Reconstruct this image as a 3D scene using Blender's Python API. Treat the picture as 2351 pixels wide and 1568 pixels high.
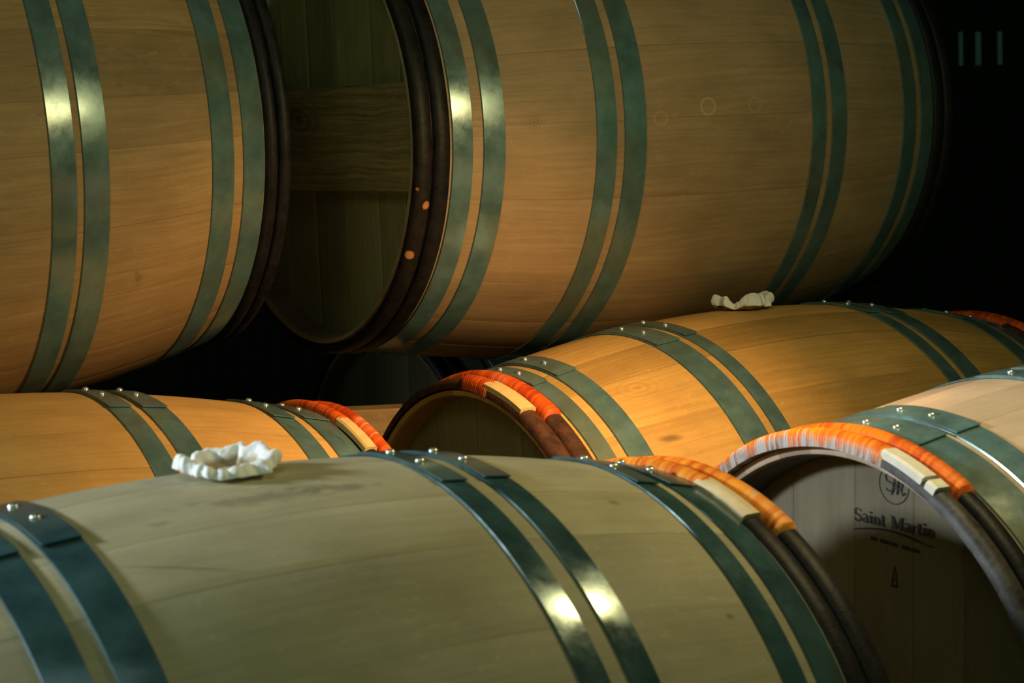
import bpy, bmesh, math, random
from mathutils import Matrix, Vector, noise
for o in list(bpy.data.objects): bpy.data.objects.remove(o, do_unlink=True)
scene = bpy.context.scene
C = scene.collection
PI = math.pi
Z0 = 0.9857                      # camera height above the cellar floor

# ------------------------------------------------------------------ camera
cam_d = bpy.data.cameras.new('camera'); cam = bpy.data.objects.new('camera', cam_d); C.objects.link(cam)
cam_d.sensor_width = 36.0; cam_d.sensor_fit = 'HORIZONTAL'; cam_d.lens = 36.0*4461.14/2351.0
cam.location = (0, 0, Z0); cam.rotation_euler = (1.4582, 0.0382, -0.5507)
cam_d.clip_start = 0.05; cam_d.clip_end = 60
cam_d.dof.use_dof = True; cam_d.dof.focus_distance = 2.45; cam_d.dof.aperture_fstop = 11
scene.camera = cam

# ------------------------------------------------------------------ light
world = bpy.data.worlds.new('world'); scene.world = world; world.use_nodes = True
bg = world.node_tree.nodes['Background']; bg.inputs[0].default_value = (0.36, 1.0, 0.42, 1); bg.inputs[1].default_value = 0.125

def area(name, loc, target, size, power, color, size_y=None, spread=PI):
    d = bpy.data.lights.new(name, 'AREA'); d.energy = power; d.color = color
    if size_y: d.shape = 'RECTANGLE'; d.size = size; d.size_y = size_y
    else: d.shape = 'DISK'; d.size = size
    d.spread = spread
    o = bpy.data.objects.new(name, d); C.objects.link(o); o.location = loc
    o.rotation_euler = (Vector(target)-Vector(loc)).to_track_quat('-Z', 'Y').to_euler()
    return o
# warm work lamp standing in the aisle, out of the frame
area('warm_lamp', (1.34, 1.18, Z0+0.22), (1.04, 1.70, Z0-0.24), 0.10, 2.7, (1.0, 0.80, 0.36), spread=math.radians(160))
area('warm_spot', (1.34, 1.20, Z0+0.20), (1.15, 1.96, Z0-0.42), 0.07, 2.1, (1.0, 0.60, 0.25), spread=math.radians(62))  # narrow accent added over the lamp to heat up the middle row ends
# cool daylight from the far left end of the cellar
area('entrance_daylight', (-4.0, 3.7, 2.45), (0.6, 1.35, 0.62), 0.8, 11.5, (0.86, 0.96, 1.0), size_y=0.6, spread=math.radians(32))
# weak overhead fill, added high over the front row
area('overhead_fill', (0.4, 1.0, 3.05), (0.6, 1.3, 0.6), 0.9, 1.5, (0.8, 1.0, 1.0), size_y=0.7)
# pale greenish fill from the front left, added to lift the nearest barrel
area('front_left_fill', (-0.3, 0.55, Z0+1.25), (0.8, 1.5, 0.75), 0.7, 4.5, (0.86, 1.0, 0.60), size_y=0.8)
vs = scene.view_settings
vs.view_transform = 'Standard'; vs.look = 'None'; vs.gamma = 1.0; vs.exposure = 0.0; vs.use_curve_mapping = False

# ------------------------------------------------------------------ helpers
def nt(mat): mat.use_nodes = True; return mat.node_tree.nodes, mat.node_tree.links
def newmat(name):
    m = bpy.data.materials.new(name); n, l = nt(m); b = n['Principled BSDF']; return m, n, l, b
def math_node(n, l, op, a, b=None, clamp=False):
    x = n.new('ShaderNodeMath'); x.operation = op; x.use_clamp = clamp
    for i, v in enumerate((a, b)):
        if v is None: continue
        if isinstance(v, (int, float)): x.inputs[i].default_value = v
        else: l.new(v, x.inputs[i])
    return x.outputs[0]
def mixc(n, l, fac, a, b, mode='MIX'):
    x = n.new('ShaderNodeMix'); x.data_type = 'RGBA'; x.blend_type = mode; x.clamp_factor = True
    if isinstance(fac, (int, float)): x.inputs[0].default_value = fac
    else: l.new(fac, x.inputs[0])
    for i, v in ((6, a), (7, b)):
        if isinstance(v, tuple): x.inputs[i].default_value = (*v, 1) if len(v) == 3 else v
        else: l.new(v, x.inputs[i])
    return x.outputs[2]
def ramp(n, l, src, stops):
    r = n.new('ShaderNodeValToRGB'); l.new(src, r.inputs[0]); e = r.color_ramp.elements
    while len(e) > len(stops): e.remove(e[-1])
    while len(e) < len(stops): e.new(1)
    for el, (p, c) in zip(e, stops):
        el.position = p; el.color = (c, c, c, 1) if isinstance(c, (int, float)) else (*c, 1)
    return r.outputs[0]
def noise_tex(n, l, vec, scale=1, detail=4, rough=0.55, dist=0.0):
    t = n.new('ShaderNodeTexNoise'); t.inputs['Scale'].default_value = scale; t.inputs['Detail'].default_value = detail
    t.inputs['Roughness'].default_value = rough; t.inputs['Distortion'].default_value = dist
    if vec is not None: l.new(vec, t.inputs['Vector'])
    return t.outputs[0]
def bump(n, l, b, h, strength, dist=0.002):
    x = n.new('ShaderNodeBump'); x.inputs['Strength'].default_value = strength; x.inputs['Distance'].default_value = dist
    l.new(h, x.inputs['Height']); l.new(x.outputs[0], b.inputs['Normal'])
def comb(n, l, x, y, z):
    c = n.new('ShaderNodeCombineXYZ')
    for i, v in enumerate((x, y, z)):
        if isinstance(v, (int, float)): c.inputs[i].default_value = v
        else: l.new(v, c.inputs[i])
    return c.outputs[0]

def oak(name, base, dark, marks=(), contrast=0.5, rough=0.58, seam=0.2):
    """oak staves: UV = (metres along the grain, metres across); 'stave' = random per board; 'seam' = 1 at board edges.
    marks: (u, v, ru, rv, angle, strength, kind) knots, smudges and scratches of the wood itself"""
    m, n, l, b = newmat(name)
    uv = n.new('ShaderNodeUVMap'); sep = n.new('ShaderNodeSeparateXYZ'); l.new(uv.outputs[0], sep.inputs[0])
    U, V = sep.outputs[0], sep.outputs[1]
    at = n.new('ShaderNodeAttribute'); at.attribute_name = 'stave'; R = at.outputs['Fac']
    sm = n.new('ShaderNodeAttribute'); sm.attribute_name = 'seam'
    R10 = math_node(n, l, 'MULTIPLY', R, 37.0)
    wob = noise_tex(n, l, comb(n, l, math_node(n, l, 'MULTIPLY', U, 4.0), math_node(n, l, 'MULTIPLY', V, 10.0), R10), 1, 2)
    Vw = math_node(n, l, 'ADD', V, math_node(n, l, 'MULTIPLY', wob, 0.03))
    g1 = noise_tex(n, l, comb(n, l, math_node(n, l, 'MULTIPLY', U, 5.0), math_node(n, l, 'MULTIPLY', Vw, 170.0), R10), 1, 5, 0.6)
    g2 = noise_tex(n, l, comb(n, l, math_node(n, l, 'MULTIPLY', U, 28.0), math_node(n, l, 'MULTIPLY', Vw, 900.0), R10), 1, 3, 0.6)
    bl = noise_tex(n, l, comb(n, l, math_node(n, l, 'MULTIPLY', U, 9.0), math_node(n, l, 'MULTIPLY', V, 14.0), R10), 1, 5, 0.6)
    fl = noise_tex(n, l, comb(n, l, math_node(n, l, 'MULTIPLY', U, 45.0), math_node(n, l, 'MULTIPLY', V, 70.0), R10), 1, 4, 0.65, 1.8)
    g = math_node(n, l, 'ADD', math_node(n, l, 'MULTIPLY', g1, 0.65), math_node(n, l, 'MULTIPLY', g2, 0.35))
    gr = ramp(n, l, g, [(0.36, 0.0), (0.62, 1.0)])
    col = mixc(n, l, gr, dark, base)
    col = mixc(n, l, 1.0-contrast, col, tuple(0.35*d+0.65*c for d, c in zip(dark, base)))
    st = ramp(n, l, R, [(0, 0.74), (0.5, 1.0), (1, 1.15)])
    col = mixc(n, l, 1.0, col, st, 'MULTIPLY')
    bb = ramp(n, l, bl, [(0.25, 0.78), (0.55, 1.0), (0.8, 1.14)])
    col = mixc(n, l, 1.0, col, bb, 'MULTIPLY')
    ff = ramp(n, l, fl, [(0.60, 0.0), (0.66, 1.0)])
    col = mixc(n, l, math_node(n, l, 'MULTIPLY', ff, 0.17), col, tuple(min(1, c*1.5) for c in base))
    col = mixc(n, l, math_node(n, l, 'MULTIPLY', sm.outputs['Fac'], seam), col, tuple(c*0.3 for c in dark))
    for (mu, mv, ru, rv, an, stg, kind) in marks:
        du = math_node(n, l, 'SUBTRACT', U, mu); dv = math_node(n, l, 'SUBTRACT', V, mv)
        ca, sa = math.cos(an), math.sin(an)
        p = math_node(n, l, 'DIVIDE', math_node(n, l, 'ADD', math_node(n, l, 'MULTIPLY', du, ca), math_node(n, l, 'MULTIPLY', dv, sa)), ru)
        q = math_node(n, l, 'DIVIDE', math_node(n, l, 'SUBTRACT', math_node(n, l, 'MULTIPLY', dv, ca), math_node(n, l, 'MULTIPLY', du, sa)), rv)
        r2 = math_node(n, l, 'ADD', math_node(n, l, 'MULTIPLY', p, p), math_node(n, l, 'MULTIPLY', q, q))
        r = math_node(n, l, 'SQRT', r2)
        if kind == 'smudge':
            nn = noise_tex(n, l, comb(n, l, math_node(n, l, 'MULTIPLY', U, 60.0), math_node(n, l, 'MULTIPLY', V, 90.0), 3.0), 1, 4)
            r = math_node(n, l, 'ADD', r, math_node(n, l, 'MULTIPLY', math_node(n, l, 'SUBTRACT', nn, 0.5), 2.4))
        if kind == 'ring':
            fac = ramp(n, l, math_node(n, l, 'ABSOLUTE', math_node(n, l, 'SUBTRACT', r, 0.85)), [(0.0, stg), (0.2, 0.0)]); tgt = tuple(min(1, c*1.6) for c in base)
        elif kind == 'pale':
            fac = ramp(n, l, r, [(0.3, stg), (1.0, 0.0)]); tgt = tuple(min(1, c*1.6) for c in base)
        elif kind == 'grain':      # growth rings around a knot
            w = math_node(n, l, 'SINE', math_node(n, l, 'MULTIPLY', r, 26.0))
            fac = math_node(n, l, 'MULTIPLY', math_node(n, l, 'MULTIPLY', math_node(n, l, 'ADD', w, 1.0), 0.5), ramp(n, l, r, [(0.1, stg), (0.95, 0.0)])); tgt = tuple(c*0.45 for c in dark)
        else:
            fac = ramp(n, l, r, [(0.35, stg), (1.0, 0.0)]); tgt = tuple(c*0.3 for c in dark)
        col = mixc(n, l, fac, col, tgt)
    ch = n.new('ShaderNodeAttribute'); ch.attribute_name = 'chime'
    col = mixc(n, l, ch.outputs['Fac'], col, (0.035, 0.032, 0.022))  # shade inside the barrel ends, painted into the wood colour
    l.new(col, b.inputs['Base Color'])
    b.inputs['Roughness'].default_value = rough; b.inputs['Specular IOR Level'].default_value = 0.3
    bump(n, l, b, g, 0.12, 0.001)
    return m

def metal(name, base, rough=0.21, stain=(0.20, 0.19, 0.10)):
    m, n, l, b = newmat(name)
    tc = n.new('ShaderNodeTexCoord'); v = tc.outputs['Object']
    a = noise_tex(n, l, v, 26, 5, 0.65); c = noise_tex(n, l, v, 7, 4, 0.6)
    col = mixc(n, l, ramp(n, l, a, [(0.35, 0.0), (0.7, 1.0)]), tuple(x*0.75 for x in base), tuple(x*1.25 for x in base))
    col = mixc(n, l, ramp(n, l, c, [(0.5, 0.0), (0.72, 0.7)]), col, stain)
    l.new(col, b.inputs['Base Color']); b.inputs['Metallic'].default_value = 0.3; b.inputs['Specular IOR Level'].default_value = 0.9
    l.new(ramp(n, l, a, [(0.3, rough-0.05), (0.75, rough+0.14)]), b.inputs['Roughness'])
    bump(n, l, b, a, 0.10, 0.001)
    return m

def bark(name, c1, c2, chips=0.0, spots=()):
    m, n, l, b = newmat(name)
    tc = n.new('ShaderNodeTexCoord'); v = tc.outputs['Object']
    a = noise_tex(n, l, v, 55, 5, 0.7); k = noise_tex(n, l, v, 13, 4, 0.6)
    col = mixc(n, l, ramp(n, l, a, [(0.3, 0.0), (0.7, 1.0)]), c1, c2)
    if chips: col = mixc(n, l, ramp(n, l, k, [(0.70, 0.0), (0.735, chips)]), col, (0.42, 0.20, 0.08))
    for (px, py, pz, rad) in spots:            # places where the bark is knocked off
        d = n.new('ShaderNodeVectorMath'); d.operation = 'DISTANCE'; l.new(v, d.inputs[0]); d.inputs[1].default_value = (px, py, pz)
        dd = math_node(n, l, 'ADD', math_node(n, l, 'DIVIDE', d.outputs['Value'], rad), math_node(n, l, 'MULTIPLY', math_node(n, l, 'SUBTRACT', a, 0.5), 0.9))
        col = mixc(n, l, ramp(n, l, dd, [(0.6, 1.0), (0.9, 0.0)]), col, (0.50, 0.22, 0.09))
    l.new(col, b.inputs['Base Color']); b.inputs['Roughness'].default_value = 0.5; b.inputs['Specular IOR Level'].default_value = 0.22
    bump(n, l, b, a, 0.5, 0.002)
    return m

def willow_mat(name, c1, c2, worn=0.0):
    m, n, l, b = newmat(name)
    tc = n.new('ShaderNodeTexCoord'); v = tc.outputs['Object']
    at = n.new('ShaderNodeAttribute'); at.attribute_name = 'turn'
    k = noise_tex(n, l, v, 22, 4, 0.6); a = noise_tex(n, l, v, 160, 3, 0.6)
    f = math_node(n, l, 'ADD', math_node(n, l, 'MULTIPLY', k, 0.75), math_node(n, l, 'MULTIPLY', at.outputs['Fac'], 0.34))
    col = mixc(n, l, ramp(n, l, f, [(0.35, 0.0), (0.68, 1.0)]), c1, c2)
    wn = n.new('ShaderNodeAttribute'); wn.attribute_name = 'worn'
    wf = math_node(n, l, 'ADD', math_node(n, l, 'MULTIPLY', wn.outputs['Fac'], worn), math_node(n, l, 'MULTIPLY', math_node(n, l, 'SUBTRACT', at.outputs['Fac'], 0.5), 0.6))
    wf = ramp(n, l, math_node(n, l, 'ADD', wf, math_node(n, l, 'MULTIPLY', math_node(n, l, 'SUBTRACT', k, 0.5), 2.4)), [(0.35, 0.0), (0.75, 1.0)])
    k2 = noise_tex(n, l, v, 38, 3, 0.6)
    if worn: col = mixc(n, l, wf, col, mixc(n, l, ramp(n, l, math_node(n, l, 'ADD', math_node(n, l, 'MULTIPLY', k2, 0.7), math_node(n, l, 'MULTIPLY', at.outputs['Fac'], 0.3)), [(0.38, 0.0), (0.62, 1.0)]), (0.20, 0.10, 0.04), (0.52, 0.44, 0.42)))
    l.new(col, b.inputs['Base Color']); b.inputs['Roughness'].default_value = 0.5
    bump(n, l, b, a, 0.3, 0.001)
    return m

def plain(name, c, rough=0.6, metallic=0.0, nscale=40, var=0.15):
    m, n, l, b = newmat(name)
    tc = n.new('ShaderNodeTexCoord'); a = noise_tex(n, l, tc.outputs['Object'], nscale, 4)
    l.new(mixc(n, l, a, tuple(x*(1-var*2) for x in c), tuple(min(1, x*(1+var*2)) for x in c)), b.inputs['Base Color'])
    b.inputs['Roughness'].default_value = rough; b.inputs['Metallic'].default_value = metallic
    bump(n, l, b, a, 0.15, 0.001)
    return m

def meshobj(name, verts, faces, mat, parent=None, smooth=True, uvs=None, attrs=None, sharp=40):
    me = bpy.data.meshes.new(name); me.from_pydata(verts, [], faces); me.materials.append(mat)
    if smooth:
        me.polygons.foreach_set('use_smooth', [True]*len(me.polygons))
    if uvs:
        ul = me.uv_layers.new(name='UVMap')
        for lp in me.loops: ul.data[lp.index].uv = uvs[lp.vertex_index]
    for k, vals in (attrs or {}).items():
        a = me.attributes.new(k, 'FLOAT', 'POINT'); a.data.foreach_set('value', vals)
    if smooth and sharp: me.set_sharp_from_angle(angle=math.radians(sharp))
    o = bpy.data.objects.new(name, me); C.objects.link(o)
    if parent: o.parent = parent
    return o

def thing(name, label, cat, group=None, M=None):
    o = bpy.data.objects.new(name, None); C.objects.link(o); o.empty_display_size = 0.1
    if M is not None: o.matrix_world = M
    o['label'] = label; o['category'] = cat
    if group: o['group'] = group
    return o

# ------------------------------------------------------------------ barrels
L = 0.95
RB, RH = 0.35414, 0.29161
EDGE = [0.0481, 0.0802, 0.0925, 0.1245, 0.2525, 0.2852, 0.2973, 0.3269]   # hoop edges, metres from the barrel end
def Rs(s, dr=0.0): return (RB+dr)-(RB+dr-RH)*(2*s/L)**2
def slope(s, dr=0.0): return -(RB+dr-RH)*8*s/L/L

def ring_strip(pts_fn, n, closed=True): pass

def stave_shell(seed, dr, inset, zc, layout=None, lip=0.3):
    """outer wood surface, bevelled chime and inner lip at both ends, one strip per stave"""
    rnd = random.Random(seed)
    ws = []
    while sum(ws) < 2*PI*0.97: ws.append(rnd.uniform(0.16, 0.34))
    k = 2*PI/sum(ws); ws = [w*k for w in ws]
    S = L/2-inset
    prof = []                                  # (s, radius)
    prof += [(-S+0.046, 0.2795), (-S+0.040, 0.2800), (-S+0.008, 0.2825), (-S+0.0015, 0.2850), (-S, 0.2880)]
    N = 36
    for i in range(N+1):
        s = -S+(2*S)*i/N; r = Rs(s, dr)
        if i == 0: r -= 0.0015
        if i == N: r -= 0.0015
        prof.append((s, r))
    prof += [(S, 0.2880), (S-0.0015, 0.2850), (S-0.008, 0.2825), (S-0.040, 0.2800), (S-0.046, 0.2795)]
    fr = [0.0, 0.015, 0.17, 0.34, 0.5, 0.66, 0.83, 0.985, 1.0]
    V, F, UV, A, E = [], [], [], [], []
    a0 = rnd.uniform(0, 1)
    K = []; np_ = len(prof); tone_of = lambda i: rnd.random()
    if layout:                                  # seams and tones read off the photograph for the side that shows
        a0 = math.radians(layout[0][0]); ws = []; tones = []
        for q in range(len(layout)-1): ws.append(math.radians(layout[q+1][0]-layout[q][0])); tones.append(layout[q][1])
        rest = 2*PI-sum(ws); k = max(1, round(rest/0.24)); ws += [rest/k]*k
        tone_of = lambda i: tones[i] if i < len(tones) else rnd.random()
    for wi, w in enumerate(ws):
        rv = tone_of(wi); bump_r = rnd.uniform(-0.00015, 0.00015)
        base = len(V)
        for pi_, (s, r) in enumerate(prof):
            for f in fr:
                K.append(lip if (pi_ < 3 or pi_ >= np_-3) else 0.0)  # amount of painted shade on the inner lip
                th = a0+w*f
                e = 1.0 if f in (0.0, 1.0) else 0.0
                rr = r+bump_r-(0.0002 if e else 0)
                V.append((s, rr*math.cos(th), rr*math.sin(th)+zc)); UV.append((s, RB*(th % (2*PI)) if w*0 else RB*th)); A.append(rv); E.append(e)
        m = len(fr)
        for i in range(len(prof)-1):
            for j in range(m-1):
                q = base+i*m+j; F.append((q, q+1, q+m+1, q+m))
        a0 += w
    return V, F, UV, A, E, K

def lathe_band(s0, s1, dr, thick, zc, n=288, lift=0.0006):
    """closed hoop band that follows the bulge of the barrel"""
    V, F = [], []
    cs = [(s0, 0), (s0+0.0006, thick), ((s0+s1)/2, thick+0.0002), (s1-0.0006, thick), (s1, 0)]
    for i in range(n):
        th = 2*PI*i/n
        for s, t in cs:
            r = Rs(s, dr)+lift+t; V.append((s, r*math.cos(th), r*math.sin(th)+zc))
    m = len(cs)
    for i in range(n):
        for j in range(m-1):
            a = i*m+j; b = ((i+1) % n)*m+j; F.append((a, b, b+1, a+1))
    return V, F

def overlap_strip(s0, s1, dr, t0, t1, thick, zc, lift):
    V, F = [], []
    n = 14; cs = [(s0+0.001, 0), (s0+0.0012, thick), (s1-0.0012, thick), (s1-0.001, 0)]
    for i in range(n+1):
        th = math.radians(t0+(t1-t0)*i/n); up = lift+0.0014*max(0, (i/n-0.55)/0.45)**2     # the free end of the band lifts a little
        for s, t in cs:
            r = Rs(s, dr)+up+t; V.append((s, r*math.cos(th), r*math.sin(th)+zc))
    for i in range(n):
        for j in range(3):
            a = i*4+j; b = a+4; F.append((a, b, b+1, a+1))
    F.append((0, 1, 2, 3)); F.append(tuple(n*4+j for j in (3, 2, 1, 0)))
    return V, F

def rivet(s, th, dr, zc, rad=0.0042):
    V, F = [], []; th = math.radians(th); R0 = Rs(s, dr)+0.0040
    nrm = Vector((0, math.cos(th), math.sin(th))); ax = Vector((1, 0, 0)); tg = nrm.cross(ax)
    P = Vector((s, R0*math.cos(th), R0*math.sin(th)+zc))
    rings = [(1.0, -0.0015), (1.0, 0.0006), (0.85, 0.0018), (0.5, 0.0027), (0.0, 0.0030)]
    n = 14
    for k, (f, h) in enumerate(rings):
        if f == 0: V.append(tuple(P+nrm*h)); continue
        for i in range(n):
            a = 2*PI*i/n; V.append(tuple(P+nrm*h+(ax*math.cos(a)+tg*math.sin(a))*rad*f))
    for k in range(3):
        for i in range(n):
            a = k*n+i; b = k*n+(i+1) % n; F.append((a, b, b+n, a+n))
    for i in range(n): F.append((3*n+i, 3*n+(i+1) % n, 4*n))
    return V, F

def arc_tube(s, dr, sec, t0, t1, n, zc, base_r, ridge=0.0, pitch=0.0, closed=False, seed=0, taper=0.0, wob=0.0):
    """half-round rod bent round the barrel end; sec = list of (ds, dh) outline (closed); optional wound ridges"""
    V, F, T, W = [], [], [], []
    rnd = random.Random(seed); tints = [rnd.random() for _ in range(400)]
    m = len(sec); cs0 = max(h for _, h in sec)
    for i in range(n+1 if not closed else n):
        u = i/n; th = math.radians(t0+(t1-t0)*u); arc = math.radians(t1-t0)*u*RH
        sc = 1.0
        if taper: e = min(u, 1-u)/taper; sc = min(1.0, 0.25+0.75*math.sqrt(min(1, e)))
        wb = noise.noise(Vector((math.cos(th)*3, math.sin(th)*3, seed*1.7)))*wob
        for j, (ds, dh) in enumerate(sec):
            rg = 0.0; tv = 0.5
            if ridge:
                ph = (arc+ds*0.35)/pitch
                rg = ridge*(abs(math.sin(PI*ph))**0.6); tv = tints[int(ph+50) % 400]
            hs = (dh*sc+wb)+rg*(1 if dh > 0.003 else 0.3)
            r = base_r+hs; dsx = ds*(1+rg*14)*1.0
            V.append((s+dsx, r*math.cos(th), r*math.sin(th)+zc)); T.append(tv)
            W.append(max(0.0, 1.0-dh/cs0)*(1 if ds < 0 else 0.15)+(1-u)*0.25)
    N = n if closed else n
    for i in range(N):
        a0 = i*m; b0 = ((i+1) % n)*m if closed else (i+1)*m
        for j in range(m):
            k = (j+1) % m; F.append((a0+j, b0+j, b0+k, a0+k))
    if not closed:
        F.append(tuple(range(m))); F.append(tuple(n*m+j for j in reversed(range(m))))
    return V, F, T, W

def half_round(w, h, k=9, flat=0.0):
    pts = []
    for i in range(k):
        a = PI*i/(k-1); c = math.cos(a); sn = math.sin(a)
        pts.append((w/2*(abs(c)**0.8)*(1 if c > 0 else -1), h*(sn**0.7)))
    pts.append((-w/4, -0.0005)); pts.append((w/4, -0.0005))
    return pts

def head_disc(side, depth, seed, zc, rad=0.2808, thick=0.014):
    """barrel head made of upright boards"""
    rnd = random.Random(seed); V, F, UV, A, E = [], [], [], [], []
    xs = [-rad]
    while xs[-1] < rad-0.05: xs.append(xs[-1]+rnd.uniform(0.06, 0.11))
    xs[-1] = rad
    x_out = side*depth; x_in = side*(depth-thick)
    for k in range(len(xs)-1):
        a, b = xs[k], xs[k+1]; rv = rnd.random(); n = 10
        cols = [a+0.0001]+[a+0.0012]+[a+(b-a)*i/n for i in range(1, n)]+[b-0.0012]+[b-0.0001]
        base = len(V)
        for i, y in enumerate(cols):
            h = math.sqrt(max(rad*rad-y*y, 0)); e = 1.0 if i in (0, len(cols)-1) else 0.0
            dd = -0.0006 if e else 0.0
            for f in (-1, -0.5, 0, 0.5, 1):
                V.append((x_out+side*dd, y, h*f+zc)); UV.append((h*f, y+seed)); A.append(rv); E.append(e)
            V.append((x_in, y, h+zc)); UV.append((h, y)); A.append(rv); E.append(e)
            V.append((x_in, y, -h+zc)); UV.append((-h, y)); A.append(rv); E.append(e)
        for i in range(len(cols)-1):
            p = base+i*7; q = p+7
            for j in range(4): F.append((p+j, q+j, q+j+1, p+j+1))
            F.append((p+4, q+4, q+5, p+5)); F.append((p+5, q+5, q+6, p+6)); F.append((p+6, q+6, q, p))
    return V, F, UV, A, E

def box_mesh(x0, x1, y0, y1, z0, z1, bev=0.002):
    bm = bmesh.new(); bmesh.ops.create_cube(bm, size=1)
    for v in bm.verts:
        v.co = Vector((x0+(v.co.x+.5)*(x1-x0), y0+(v.co.y+.5)*(y1-y0), z0+(v.co.z+.5)*(z1-z0)))
    bmesh.ops.bevel(bm, geom=bm.edges[:], offset=bev, segments=2, affect='EDGES')
    V = [tuple(v.co) for v in bm.verts]; F = [tuple(v.index for v in f.verts) for f in bm.faces]; bm.free()
    return V, F

M_METAL = metal('galvanised_hoop', (0.125, 0.225, 0.235))
M_METAL_DARK = metal('dull_hoop', (0.055, 0.125, 0.14), 0.15, (0.10, 0.12, 0.07))
M_RIVET = plain('rivet_steel', (0.75, 0.78, 0.74), 0.28, 0.9)
M_BARK_DK = bark('chestnut_bark_dark', (0.004, 0.004, 0.005), (0.020, 0.018, 0.020), 0.0)
M_BARK_CH = bark('chestnut_bark_chipped', (0.006, 0.005, 0.005), (0.022, 0.018, 0.017), 0.0,
    [(-0.458, -0.2888, 0.2591, 0.0075), (-0.468, -0.2599, 0.1956, 0.008), (-0.470, -0.2930, 0.2800, 0.004)])
M_BARK_BR = bark('chestnut_bark_brown', (0.025, 0.015, 0.011), (0.12, 0.048, 0.026), 0.0)
M_BARK_GR = bark('chestnut_bark_grey', (0.022, 0.020, 0.020), (0.095, 0.085, 0.082), 0.0)
M_WIL = willow_mat('willow_orange', (0.60, 0.07, 0.004), (0.95, 0.22, 0.008))
M_WIL_RED = willow_mat('willow_red', (0.50, 0.045, 0.006), (0.92, 0.15, 0.008), 0.25)
M_WIL_WORN = willow_mat('willow_worn', (0.70, 0.09, 0.005), (0.98, 0.30, 0.012), 0.8)
M_WIL_TAN = willow_mat('willow_tan', (0.62, 0.10, 0.008), (0.92, 0.34, 0.03), 0.1)
M_TONGUE = plain('split_wood_pale', (0.72, 0.58, 0.38), 0.6, 0, 60)
M_TONGUE_W = plain('split_wood_white', (0.80, 0.72, 0.60), 0.6, 0, 60)
M_TONGUE_Y = plain('split_wood_yellow', (0.85, 0.55, 0.24), 0.6, 0, 60)
M_INK = plain('branding_ink', (0.012, 0.010, 0.008), 0.8, 0, 30, 0.05)

def barrel(label, center, yaw, pitch, dr, wood, seed, offs=None, inset=(0.004, 0.004), head=(True, True), headmat=None,
           metalmat=None, recess=0.034, layout=None, lip=0.3, strands=None, rows=(True, True), group='oak barrels in the cellar', rot=0.0, tone=None):
    """center relative to the camera foot; strands: {side: [outer, inner]} dicts(bark, wrap=(t0,t1,mat), tongue=(t0,t1,mat))"""
    offs = offs or {}
    a = Vector((math.cos(yaw)*math.cos(pitch), math.sin(yaw)*math.cos(pitch), math.sin(pitch)))
    v = Vector((-math.sin(yaw), math.cos(yaw), 0)); w = a.cross(v)
    zc = RB+dr+0.003
    P = Vector(center)+Vector((0, 0, Z0))-w*zc
    M = Matrix(((a.x, v.x, w.x, P.x), (a.y, v.y, w.y, P.y), (a.z, v.z, w.z, P.z), (0, 0, 0, 1)))
    t = thing('oak_barrel', label, 'barrel', group, M)
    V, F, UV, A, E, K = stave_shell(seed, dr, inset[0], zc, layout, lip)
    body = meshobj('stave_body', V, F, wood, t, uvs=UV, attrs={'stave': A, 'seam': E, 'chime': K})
    mm = metalmat or M_METAL
    rnd = random.Random(seed+5)
    for side, sn in ((-1, 'L'), (1, 'R')):
        if not rows[0 if side < 0 else 1]: continue
        V, F, UV, A, E = head_disc(side, L/2-inset[0]-recess, seed+side, zc)
        hd = meshobj('head', V, F, headmat or wood, t, uvs=UV, attrs={'stave': A, 'seam': E}, sharp=30)
        e = [EDGE[i]+(offs.get(sn, [0]*8))[i] for i in range(8)]
        for k in range(4):
            s0, s1 = sorted((side*(L/2-e[2*k]), side*(L/2-e[2*k+1])))
            V, F = lathe_band(s0, s1, dr, 0.0016, zc)
            h = meshobj('metal_hoop', V, F, mm, t)
            j = rnd.uniform(-1, 1)+rot
            V, F = overlap_strip(s0, s1, dr, 81+j, 104+j, 0.0016, zc, 0.0022)
            meshobj('hoop_overlap', V, F, mm, h)
            for th in (87+j, 95+j):
                V, F = rivet((s0+s1)/2, th, dr, zc); meshobj('rivet', V, F, M_RIVET, h)
        for q, spec in enumerate((strands or {}).get(side, [{}, {}])):
            lo, hi = (0.0005, e[0]*0.5-0.0003) if q == 0 else (e[0]*0.5+0.0003, e[0]-0.001)
            sc = side*(L/2-(lo+hi)/2); wd = hi-lo; base = RH+0.0015+(0.003 if q else 0.001)
            sec = half_round(wd, spec.get('h', 0.0125))
            V, F, T, W = arc_tube(sc, dr, sec, 0, 360, 160, zc, base, closed=True, seed=seed+q, wob=0.0012)
            o = meshobj('wooden_hoop', V, F, spec.get('bark', M_BARK_DK), t, sharp=60)
            if 'wrap' in spec:
                t0, t1, wm = spec['wrap']
                n = int((t1-t0)/360*2*PI*RH/0.0035*6)
                V, F, T, W = arc_tube(sc, dr, half_round(wd*1.0, 0.0165), t0, t1, n, zc, base, ridge=0.0016, pitch=0.0038, seed=seed*3+q, taper=0.02, wob=0.0016)
                meshobj('willow_binding', V, F, wm, o, attrs={'turn': T, 'worn': W}, sharp=70)
            for (t0, t1, tm) in spec.get('tongue', []):
                sec2 = [(-wd*.44, 0.004), (-wd*.42, 0.0145), (-wd*.3, 0.0165), (wd*.3, 0.0165), (wd*.42, 0.0145), (wd*.44, 0.004)]
                V, F, T, W = arc_tube(sc, dr, sec2, t0, t1, 12, zc, base, seed=seed, wob=0.0)
                meshobj('hoop_tongue', V, F, tm, o, sharp=35)
    return t, zc, M

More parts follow.
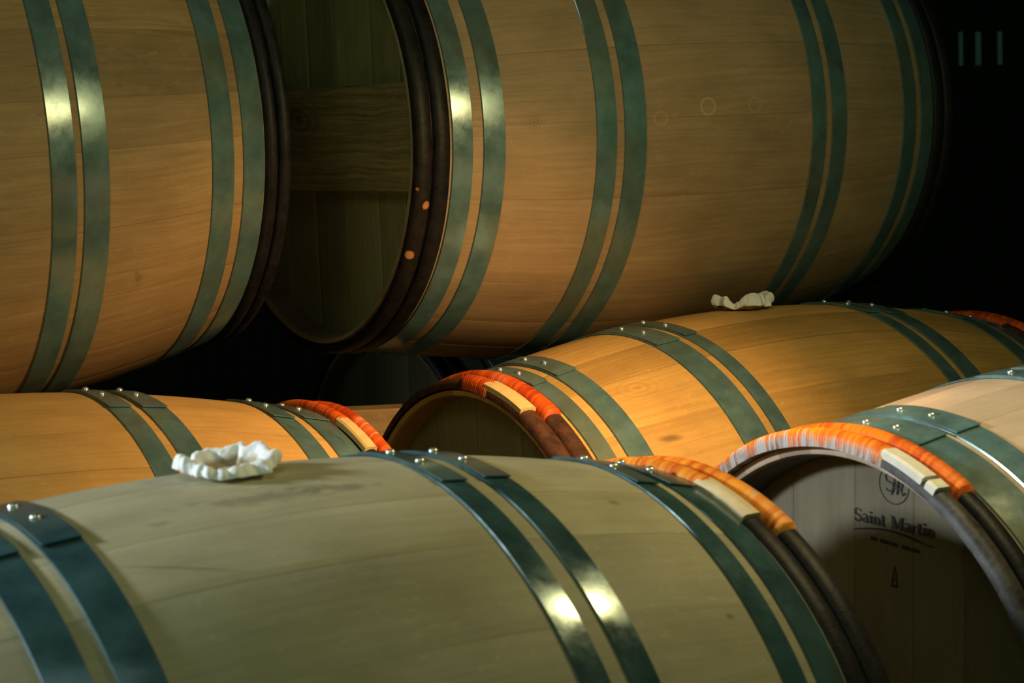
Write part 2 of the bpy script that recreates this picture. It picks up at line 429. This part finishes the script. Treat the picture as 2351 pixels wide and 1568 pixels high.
# wood of each barrel; marks in (m along barrel, RB*angle)
def ang(d): return RB*math.radians(d)
W_A = oak('oak_weathered_grey', (0.46, 0.42, 0.285), (0.31, 0.275, 0.17), [
    (0.0, ang(102), 0.07, 0.012, 0.1, 0.35, 'smudge'), (0.06, ang(101.5), 0.05, 0.008, 0.2, 0.45, 'smudge'),
    (-0.10, ang(114), 0.06, 0.0016, 0.42, 0.5, 'spot'), (0.30, ang(110.7), 0.007, 0.005, 0.4, 0.5, 'spot'), (0.328, ang(135), 0.006, 0.004, 0, 0.6, 'spot'),
    (-0.09, ang(104), 0.012, 0.006, 0, 0.3, 'spot')], 0.36, seam=0.07)
W_B = oak('oak_honey', (0.72, 0.41, 0.135), (0.48, 0.25, 0.075), [], 0.42)
W_C = oak('oak_golden', (0.74, 0.43, 0.13), (0.45, 0.235, 0.06), [
    (-0.318, ang(133.3), 0.020, 0.007, 0.15, 0.7, 'spot'), (-0.31, ang(117), 0.05, 0.035, 0.2, 0.25, 'grain'), (0.05, ang(105), 0.006, 0.002, 0, .5, 'spot')], 0.5, seam=0.1)
W_D = oak('oak_pale_pink', (0.60, 0.46, 0.35), (0.46, 0.33, 0.23), [], 0.30)
W_E = oak('oak_tan', (0.44, 0.285, 0.14), (0.25, 0.155, 0.065), [
    (0.26, ang(211), 0.02, 0.006, 1.3, 0.3, 'smudge'), (0.27, ang(170), 0.06, 0.03, 0.3, 0.20, 'smudge')], 0.55)
W_F = oak('oak_brown', (0.44, 0.30, 0.17), (0.265, 0.17, 0.09), [
    (-0.310, ang(179.1), 0.02, 0.016, 0, 0.45, 'grain'), (-0.041, ang(177.3), 0.014, 0.013, 0, 0.55, 'ring'), (0.041, ang(177.4), 0.012, 0.012, 0, 0.3, 'ring'),
    (-0.12, ang(179.5), 0.012, 0.010, 0, 0.35, 'ring')], 0.5)
W_G = oak('oak_shadowed_row', (0.20, 0.17, 0.09), (0.12, 0.10, 0.05), [], 0.45)  # darkened oak: the back row's shade is put into its colour
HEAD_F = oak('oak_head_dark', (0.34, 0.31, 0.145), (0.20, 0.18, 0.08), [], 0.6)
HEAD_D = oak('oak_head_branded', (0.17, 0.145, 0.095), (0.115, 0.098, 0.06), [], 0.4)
PINE = oak('pine_crossbar', (0.44, 0.35, 0.15), (0.17, 0.125, 0.045), [(0.06, 0.02, 0.10, 0.045, 0.12, 0.6, 'grain'), (0.07, 0.03, 0.03, 0.014, 0.0, 0.5, 'spot')], 0.9)

mm = lambda *a: [x/1000 for x in a]
GL = 'barrels resting in the front row'; GM = 'barrels resting in the middle row'; GU = 'barrels stacked on the upper tier'
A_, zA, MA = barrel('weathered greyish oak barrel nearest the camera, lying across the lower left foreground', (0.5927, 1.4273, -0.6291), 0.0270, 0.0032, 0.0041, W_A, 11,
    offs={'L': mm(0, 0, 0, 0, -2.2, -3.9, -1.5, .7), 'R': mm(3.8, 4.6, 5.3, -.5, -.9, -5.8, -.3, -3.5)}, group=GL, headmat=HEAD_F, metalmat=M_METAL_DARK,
    strands={1: [dict(bark=M_BARK_DK, wrap=(64, 119.5, M_WIL_TAN)), dict(bark=M_BARK_DK, wrap=(70, 103.5, M_WIL_TAN), tongue=[(102, 115, M_TONGUE)])],
             -1: [dict(), dict()]})
B_, zB, MB = barrel('honey coloured oak barrel at left with orange willow binding, behind the foreground barrel', (0.5643, 2.1375, -0.6321), 0.0432, -0.0313, -0.0020, W_B, 22,
    offs={'R': mm(-7.7, -2.3, 0, -1.1, 2.2, 2.2, 1.2, .6)}, group=GM, headmat=HEAD_F,
    strands={1: [dict(bark=M_BARK_DK, wrap=(62, 121, M_WIL_RED)), dict(bark=M_BARK_DK, wrap=(66, 106, M_WIL_RED), tongue=[(104.5, 118.5, M_TONGUE_Y)])],
             -1: [dict(), dict()]})
C_, zC, MC = barrel('golden oak barrel in the middle row with off-white crumpled cloth on its bung', (1.694, 2.1447, -0.6290), 0.0347, 0.0027, 0.0008, W_C, 33,
    offs={'L': mm(7, -1.6, -.2, -.5, -7, 0, 0, -6.8), 'R': mm(0, 0, 0, 6.4, -2.6, 0, 0, -2.7)}, group=GM, headmat=HEAD_F,
    strands={-1: [dict(bark=M_BARK_BR, wrap=(89, 100, M_WIL_RED), tongue=[(98.5, 114.5, M_TONGUE_Y)]), dict(bark=M_BARK_BR, wrap=(66, 118, M_WIL_RED))],
             1: [dict(bark=M_BARK_BR, wrap=(64, 119, M_WIL_RED)), dict(bark=M_BARK_BR, wrap=(68, 104, M_WIL_RED))]})
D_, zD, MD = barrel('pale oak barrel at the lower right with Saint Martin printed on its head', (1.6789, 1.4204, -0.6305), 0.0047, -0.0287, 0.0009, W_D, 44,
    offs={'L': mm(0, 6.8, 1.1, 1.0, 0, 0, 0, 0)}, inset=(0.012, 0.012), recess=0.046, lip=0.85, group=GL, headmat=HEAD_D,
    strands={-1: [dict(bark=M_BARK_GR, wrap=(50, 104.5, M_WIL_WORN), tongue=[(103.5, 114.2, M_TONGUE_W), (115.2, 117.6, M_TONGUE_W)]), dict(bark=M_BARK_DK, wrap=(60, 119.6, M_WIL))],
             1: [dict(), dict()]})
E_, zE, ME = barrel('tan oak barrel of the upper tier at the left, cut off by the left edge', (0.537, 2.468, -0.0010), 0.0527, 0.0381, 0.0029, W_E, 55,
    offs={'R': mm(-8.8, -8.4, -6.5, -6.2, 6.9, 7, 3.9, 5.4)}, group=GU, headmat=HEAD_F, layout=[(145, .55), (160.1, .12), (173.7, .5), (183.6, .95), (199, .8), (214.5, .6), (230, 0)],
    strands={1: [dict(bark=M_BARK_DK), dict(bark=M_BARK_DK)], -1: [dict(), dict()]})
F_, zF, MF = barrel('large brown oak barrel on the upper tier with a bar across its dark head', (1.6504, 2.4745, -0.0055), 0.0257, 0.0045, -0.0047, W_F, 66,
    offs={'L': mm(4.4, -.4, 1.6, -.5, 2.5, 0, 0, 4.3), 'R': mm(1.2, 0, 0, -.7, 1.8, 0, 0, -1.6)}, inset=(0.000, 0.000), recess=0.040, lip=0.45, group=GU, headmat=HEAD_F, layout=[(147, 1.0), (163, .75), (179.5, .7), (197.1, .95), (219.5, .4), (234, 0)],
    strands={-1: [dict(bark=M_BARK_CH), dict(bark=M_BARK_DK)], 1: [dict(), dict()]})
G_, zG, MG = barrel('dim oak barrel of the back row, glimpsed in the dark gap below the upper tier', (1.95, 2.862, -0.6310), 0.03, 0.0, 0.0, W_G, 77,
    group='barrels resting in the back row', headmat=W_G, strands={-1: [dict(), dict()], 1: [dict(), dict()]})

# crossbar over the head of the central upper barrel
sF = -L/2+0.040
V, F = box_mesh(sF-0.019, sF-0.0005, -0.249, 0.249, zF-0.079, zF+0.064, 0.002)
UVc = [(y, z-zF) for x, y, z in V]
meshobj('crossbar', V, F, PINE, F_, uvs=UVc, attrs={'stave': [0.4]*len(V), 'seam': [0.0]*len(V)}, sharp=30)

# ------------------------------------------------------------------ printing on the head of barrel D
def ribbon(pts, width):
    """flat strip along 2-D points with per-point width, returns 2-D verts and quads"""
    V, F = [], []; n = len(pts)
    for i, (x, y) in enumerate(pts):
        x0, y0 = pts[max(0, i-1)]; x1, y1 = pts[min(n-1, i+1)]
        dx, dy = x1-x0, y1-y0; q = math.hypot(dx, dy) or 1; w = (width[min(i, len(width)-1)] if isinstance(width, list) else width)/2
        V += [(x-dy/q*w, y+dx/q*w), (x+dy/q*w, y-dx/q*w)]
    for i in range(n-1): F.append((2*i, 2*i+1, 2*i+3, 2*i+2))
    return V, F
def arc(cx, cy, rx, ry, a0, a1, n=14): return [(cx+rx*math.cos(math.radians(a0+(a1-a0)*i/n)), cy+ry*math.sin(math.radians(a0+(a1-a0)*i/n))) for i in range(n+1)]
TH, TN = 0.17, 0.07          # thick and thin strokes, in x-heights of a capital = 1
def serif(x, y, w=0.26): return ([(x-w/2, y), (x+w/2, y)], 0.05)
GLY = {
 'S': (0.62, [(arc(0.31, 0.75, 0.22, 0.22, 20, 180)+arc(0.31, 0.50, 0.22, 0.08, 170, 120)[0:3]+[(0.30, 0.50)]+arc(0.31, 0.24, 0.23, 0.24, 60, -160), [TN]*8+[TH]*24), ([(0.52, 0.98), (0.52, 0.76)], 0.05), ([(0.08, 0.02), (0.08, 0.25)], 0.05)]),
 'a': (0.52, [(arc(0.22, 0.50, 0.15, 0.14, 170, 0), TN), ([(0.37, 0.52), (0.37, 0.1), (0.47, 0.02)], TH*.85), (arc(0.22, 0.17, 0.14, 0.15, 20, 340), TN*1.3)]),
 'i': (0.30, [([(0.15, 0.62), (0.15, 0.0)], TH), serif(0.15, 0.02), ([(0.05, 0.6), (0.15, 0.62)], 0.06), ([(0.15, 0.95), (0.15, 0.80)], TH)]),
 'n': (0.60, [([(0.14, 0.62), (0.14, 0.0)], TH), serif(0.14, 0.02), ([(0.04, 0.6), (0.14, 0.62)], 0.06), (arc(0.30, 0.44, 0.16, 0.16, 170, 0), TN*1.2), ([(0.46, 0.46), (0.46, 0.0)], TH), serif(0.46, 0.02)]),
 't': (0.38, [([(0.16, 0.85), (0.16, 0.12), (0.24, 0.03), (0.34, 0.06)], TH*.9), ([(0.03, 0.60), (0.32, 0.60)], 0.06)]),
 'r': (0.44, [([(0.14, 0.62), (0.14, 0.0)], TH), serif(0.14, 0.02), ([(0.04, 0.6), (0.14, 0.62)], 0.06), ([(0.18, 0.46), (0.27, 0.58), (0.38, 0.58)], TH*.7)]),
 'M': (0.98, [([(0.16, 0.97), (0.16, 0.0)], TN), ([(0.14, 0.97), (0.47, 0.06)], TH), ([(0.47, 0.06), (0.80, 0.97)], TN), ([(0.82, 0.97), (0.82, 0.0)], TH), serif(0.16, 0.02, .28), serif(0.82, 0.02, .32), serif(0.10, 0.96, .22), serif(0.88, 0.96, .22)]),
 ' ': (0.36, [])}
def stamp(name, strokes, x0, h0, sx, sy, label=None):
    """strokes in print space: x to the reader's right, y up, laid flat on the head of barrel D as a thin ink film"""
    xs = -(L/2-0.012)+0.046-0.0004
    V, F = [], []
    for pts, w in strokes:
        a, b = ribbon(pts, w); k = len(V); V += [(xs-0.00001*len(F), -(x0+x*sx), zD+h0+y*sy) for x, y in a]; F += [tuple(k+i for i in f) for f in b]
    o = meshobj(name, V, F, M_INK, D_, smooth=False)
    md = o.modifiers.new('film', 'SOLIDIFY'); md.thickness = 0.0002; md.offset = 0
    if label: o['label'] = label
    return o
st = []; x = 0
for ch in 'Saint Martin':
    w, ss = GLY[ch]
    for pts, t in ss: st.append(([(px+x, py) for px, py in pts], t))
    x += w
stamp('printed_name', st, -0.0268, 0.2140, 0.1135/x, 0.0125, 'black serif lettering reading Saint Martin')
st = [([(0.112*i/24, 0.0062*math.sin(PI*min(1, i/22))) for i in range(25)], [0.0009+0.0013*math.sin(PI*i/24) for i in range(25)])]
stamp('printed_flourish', st, -0.0266, 0.2047, 1, 1)
st = []
for a, b in ((0.018, 0.027), (0.031, 0.044), (0.0455, 0.056), (0.062, 0.073), (0.0745, 0.086)):
    st.append(([(a, -0.0004*(a*100)), (b, -0.0004*(b*100))], 0.0034))
stamp('printed_line', st, -0.0205, 0.2005, 1, 1)
# round monogram: interlaced script letters in a ring
st = [(arc(0, 0, 0.0205, 0.0190, 0, 360, 48), 0.0011)]
st += [(arc(-0.006, 0.0065, 0.0055, 0.0045, 30, 250, 12)+arc(-0.006, -0.0025, 0.0055, 0.0045, 100, -150, 14), 0.0013)]
st += [([(-0.002, 0.009), (0.001, 0.010), (0.0005, 0.001), (-0.003, -0.010)], 0.0014), ([(-0.003, -0.010), (0.004, 0.002), (0.0075, 0.006)], 0.0008),
       ([(0.0075, 0.006), (0.005, -0.004), (0.0045, -0.009)], 0.0016), ([(0.0045, -0.009), (0.010, 0.001), (0.013, 0.005)], 0.0008), ([(0.013, 0.005), (0.0105, -0.004), (0.012, -0.009), (0.016, -0.006)], 0.0015)]
stamp('printed_monogram', st, 0.0300, 0.2570, 1, 1, 'ring with an interlaced script monogram')
# narrow pointed mark lower down
st = [([(0, 0.011), (-0.0022, 0.001), (-0.0035, -0.0085)], [0.0006, 0.0016, 0.0022]), ([(0, 0.011), (0.0022, 0.001), (0.0035, -0.0085)], [0.0006, 0.0016, 0.0022]),
      ([(-0.0045, -0.0092), (0.0045, -0.0092)], 0.0026), ([(-0.0012, -0.003), (0.0012, -0.003)], 0.0012)]
stamp('printed_drop', st, 0.0316, 0.1670, 1, 1)

# ------------------------------------------------------------------ crumpled cloths over the bungs
def cloth_mat(name, base, stain):
    m, n, l, b = newmat(name); tc = n.new('ShaderNodeTexCoord'); v = tc.outputs['Object']
    at = n.new('ShaderNodeAttribute'); at.attribute_name = 'inner'
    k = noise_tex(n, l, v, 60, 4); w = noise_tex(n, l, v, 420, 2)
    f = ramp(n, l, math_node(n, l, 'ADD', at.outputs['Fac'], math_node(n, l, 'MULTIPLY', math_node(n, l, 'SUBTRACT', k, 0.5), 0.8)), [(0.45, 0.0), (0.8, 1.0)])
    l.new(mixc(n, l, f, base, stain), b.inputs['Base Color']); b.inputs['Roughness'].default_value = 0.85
    b.inputs['Sheen Weight'].default_value = 0.2
    bump(n, l, b, w, 0.2, 0.0006); return m
def bung_cloth(label, M, zc, dr, s, th, R, Hh, seed, mat, heights, flare):
    th = math.radians(th); r0 = Rs(s, dr)
    nrm = Vector((0, math.cos(th), math.sin(th))); ax = Vector((1, 0, 0)); tg = nrm.cross(ax)
    Pl = Vector((s, r0*math.cos(th), r0*math.sin(th)+zc))
    Ml = Matrix(((ax.x, tg.x, nrm.x, Pl.x), (ax.y, tg.y, nrm.y, Pl.y), (ax.z, tg.z, nrm.z, Pl.z), (0, 0, 0, 1)))
    n = 144; V, F, I = [], [], []
    prof = [(0.15, 0.05, 1), (0.38, 0.05, 1), (0.58, 0.06, 1), (0.72, 0.12, 1), (0.82, 0.34, .8), (0.90, 0.66, .4), (0.97, 0.93, 0), (1.05, 1.03, 0), (1.13, 0.92, 0), (1.18, 0.66, 0), (1.18, 0.36, 0)]
    V.append((0, 0, 0.1*Hh)); I.append(1.0)
    for r, h, inn in prof:
        for i in range(n):
            a = 2*PI*i/n
            u = (a/(2*PI))*len(heights); k = int(u) % len(heights); f = u-int(u); f = f*f*(3-2*f)
            hh = heights[k]*(1-f)+heights[(k+1) % len(heights)]*f
            c1 = noise.noise(Vector((math.cos(a)*1.6, math.sin(a)*1.6, seed+h*0.8)))
            fold = 1-2*abs(noise.noise(Vector((math.cos(a)*2.5, math.sin(a)*2.5, seed*2+r*0.9))))**0.8     # sharp creases running up the cloth
            c2 = noise.noise(Vector((math.cos(a)*7, math.sin(a)*7, seed*3+r*4)))
            out = max(0, (r-0.55)/0.5)
            rr = R*r*(1+0.16*c1*out+0.14*(fold-0.5)*out+0.03*c2*out)+flare*(hh-0.6)*out*R*0.30
            z = Hh*h*(0.25+0.75*hh if h > .2 else 0.6)+Hh*(0.20*(fold-0.5)+0.05*c2)*out*h
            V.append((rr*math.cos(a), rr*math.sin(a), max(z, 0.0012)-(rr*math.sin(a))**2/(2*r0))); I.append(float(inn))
    for i in range(n): F.append((0, 1+i, 1+(i+1) % n))
    for k in range(len(prof)-1):
        for i in range(n):
            a = 1+k*n+i; b = 1+k*n+(i+1) % n; F.append((a, b, b+n, a+n)) if False else F.append((a, a+n, b+n, b))
    o = meshobj('bung_cloth', V, F, mat, None, attrs={'inner': I}, sharp=0)
    o.matrix_world = M @ Ml
    so = o.modifiers.new('thickness', 'SOLIDIFY'); so.thickness = 0.0018; so.offset = 0
    sub = o.modifiers.new('smooth', 'SUBSURF'); sub.levels = 1; sub.render_levels = 2
    tx = bpy.data.textures.new('creases', 'CLOUDS'); tx.noise_scale = 0.010; tx.noise_depth = 2
    dp = o.modifiers.new('crumple', 'DISPLACE'); dp.texture = tx; dp.strength = 0.0035; dp.mid_level = 0.5; dp.texture_coords = 'LOCAL'
    o['label'] = label; o['category'] = 'cloth'
    return o
M_CL = cloth_mat('white_cloth', (0.93, 0.94, 0.95), (0.42, 0.33, 0.20))
M_CL2 = cloth_mat('offwhite_cloth', (0.95, 0.93, 0.90), (0.45, 0.30, 0.16))
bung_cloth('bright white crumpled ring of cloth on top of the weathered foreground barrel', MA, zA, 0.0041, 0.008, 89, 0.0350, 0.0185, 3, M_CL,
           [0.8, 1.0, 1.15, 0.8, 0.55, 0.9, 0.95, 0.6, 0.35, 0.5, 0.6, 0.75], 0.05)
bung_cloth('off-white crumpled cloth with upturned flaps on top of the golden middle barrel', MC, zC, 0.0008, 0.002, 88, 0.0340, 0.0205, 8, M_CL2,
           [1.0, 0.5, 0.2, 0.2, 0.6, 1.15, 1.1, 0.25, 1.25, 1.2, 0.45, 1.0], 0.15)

# ------------------------------------------------------------------ timber wedge in the dark valley behind the middle row
W_T = oak('timber_wedge', (0.55, 0.36, 0.18), (0.34, 0.20, 0.09), [], 0.5)
V, F = box_mesh(-0.10, 0.075, -0.025, 0.025, 0.0, 0.07, 0.004)
tw = meshobj('timber_chock', V, F, W_T, None, uvs=[(x, y+z) for x, y, z in V], attrs={'stave': [0.5]*len(V), 'seam': [0.0]*len(V)}, sharp=30)
tw.rotation_euler = (0, 0, -0.5); tw.location = (1.255, 2.515, Z0-0.475); tw['label'] = 'small tan timber block in the gap behind the two middle row barrels'; tw['category'] = 'wood block'

# ------------------------------------------------------------------ cellar
def struct(name, V, F, mat):
    o = meshobj(name, V, F, mat, None, smooth=False); o['kind'] = 'structure'; return o
M_FLOOR = plain('earth_floor', (0.05, 0.045, 0.035), 0.9, 0, 6)
M_WALL = plain('dark_boards', (0.016, 0.022, 0.018), 0.85, 0, 9)
def slab(x0, x1, y0, y1, z0, z1): return box_mesh(x0, x1, y0, y1, z0, z1, 0.001)
struct('floor', *slab(-5, 8.2, -3, 5.2, -0.1, 0), M_FLOOR)
struct('ceiling', *slab(-5, 8.2, -3, 5.2, 3.2, 3.3), M_WALL)
# back wall of upright boards with battens, three narrow vent slots
WY = 5.0; slots = [(4.905, 4.925), (4.985, 5.012), (5.092, 5.115)]; zs0, zs1 = Z0+0.135, Z0+0.25
V, F = [], []
def addbox(x0, x1, y0, y1, z0, z1):
    a, b = box_mesh(x0, x1, y0, y1, z0, z1, 0.002); k = len(V); V.extend(a); F.extend(tuple(k+i for i in f) for f in b)
addbox(-5, slots[0][0], WY, WY+0.12, 0, 3.2); addbox(slots[-1][1], 8.2, WY, WY+0.12, 0, 3.2)
addbox(slots[0][0], slots[-1][1], WY, WY+0.12, 0, zs0); addbox(slots[0][0], slots[-1][1], WY, WY+0.12, zs1, 3.2)
for i in range(2): addbox(slots[i][1], slots[i+1][0], WY, WY+0.12, zs0, zs1)
x = 2.0
while x < 7.8:
    if not any(s0-0.03 < x+0.01 < s1+0.01 for s0, s1 in slots): addbox(x, x+0.022, WY-0.018, WY+0.001, 0.0, 3.2)
    x += 0.098
struct('wall_back', V, F, M_WALL)
struct('wall_right', *slab(8.1, 8.2, -3, 5.0, 0, 3.2), M_WALL)
mw, n, l, b = newmat('slot_daylight'); b.inputs['Base Color'].default_value = (0.02, 0.05, 0.03, 1); b.inputs['Emission Color'].default_value = (0.25, 0.75, 0.45, 1); b.inputs['Emission Strength'].default_value = 0.02
for i, (s0, s1) in enumerate(slots): struct('window_%d' % (i+1), *slab(s0, s1, WY+0.002, WY+0.010, zs0, zs1), mw)
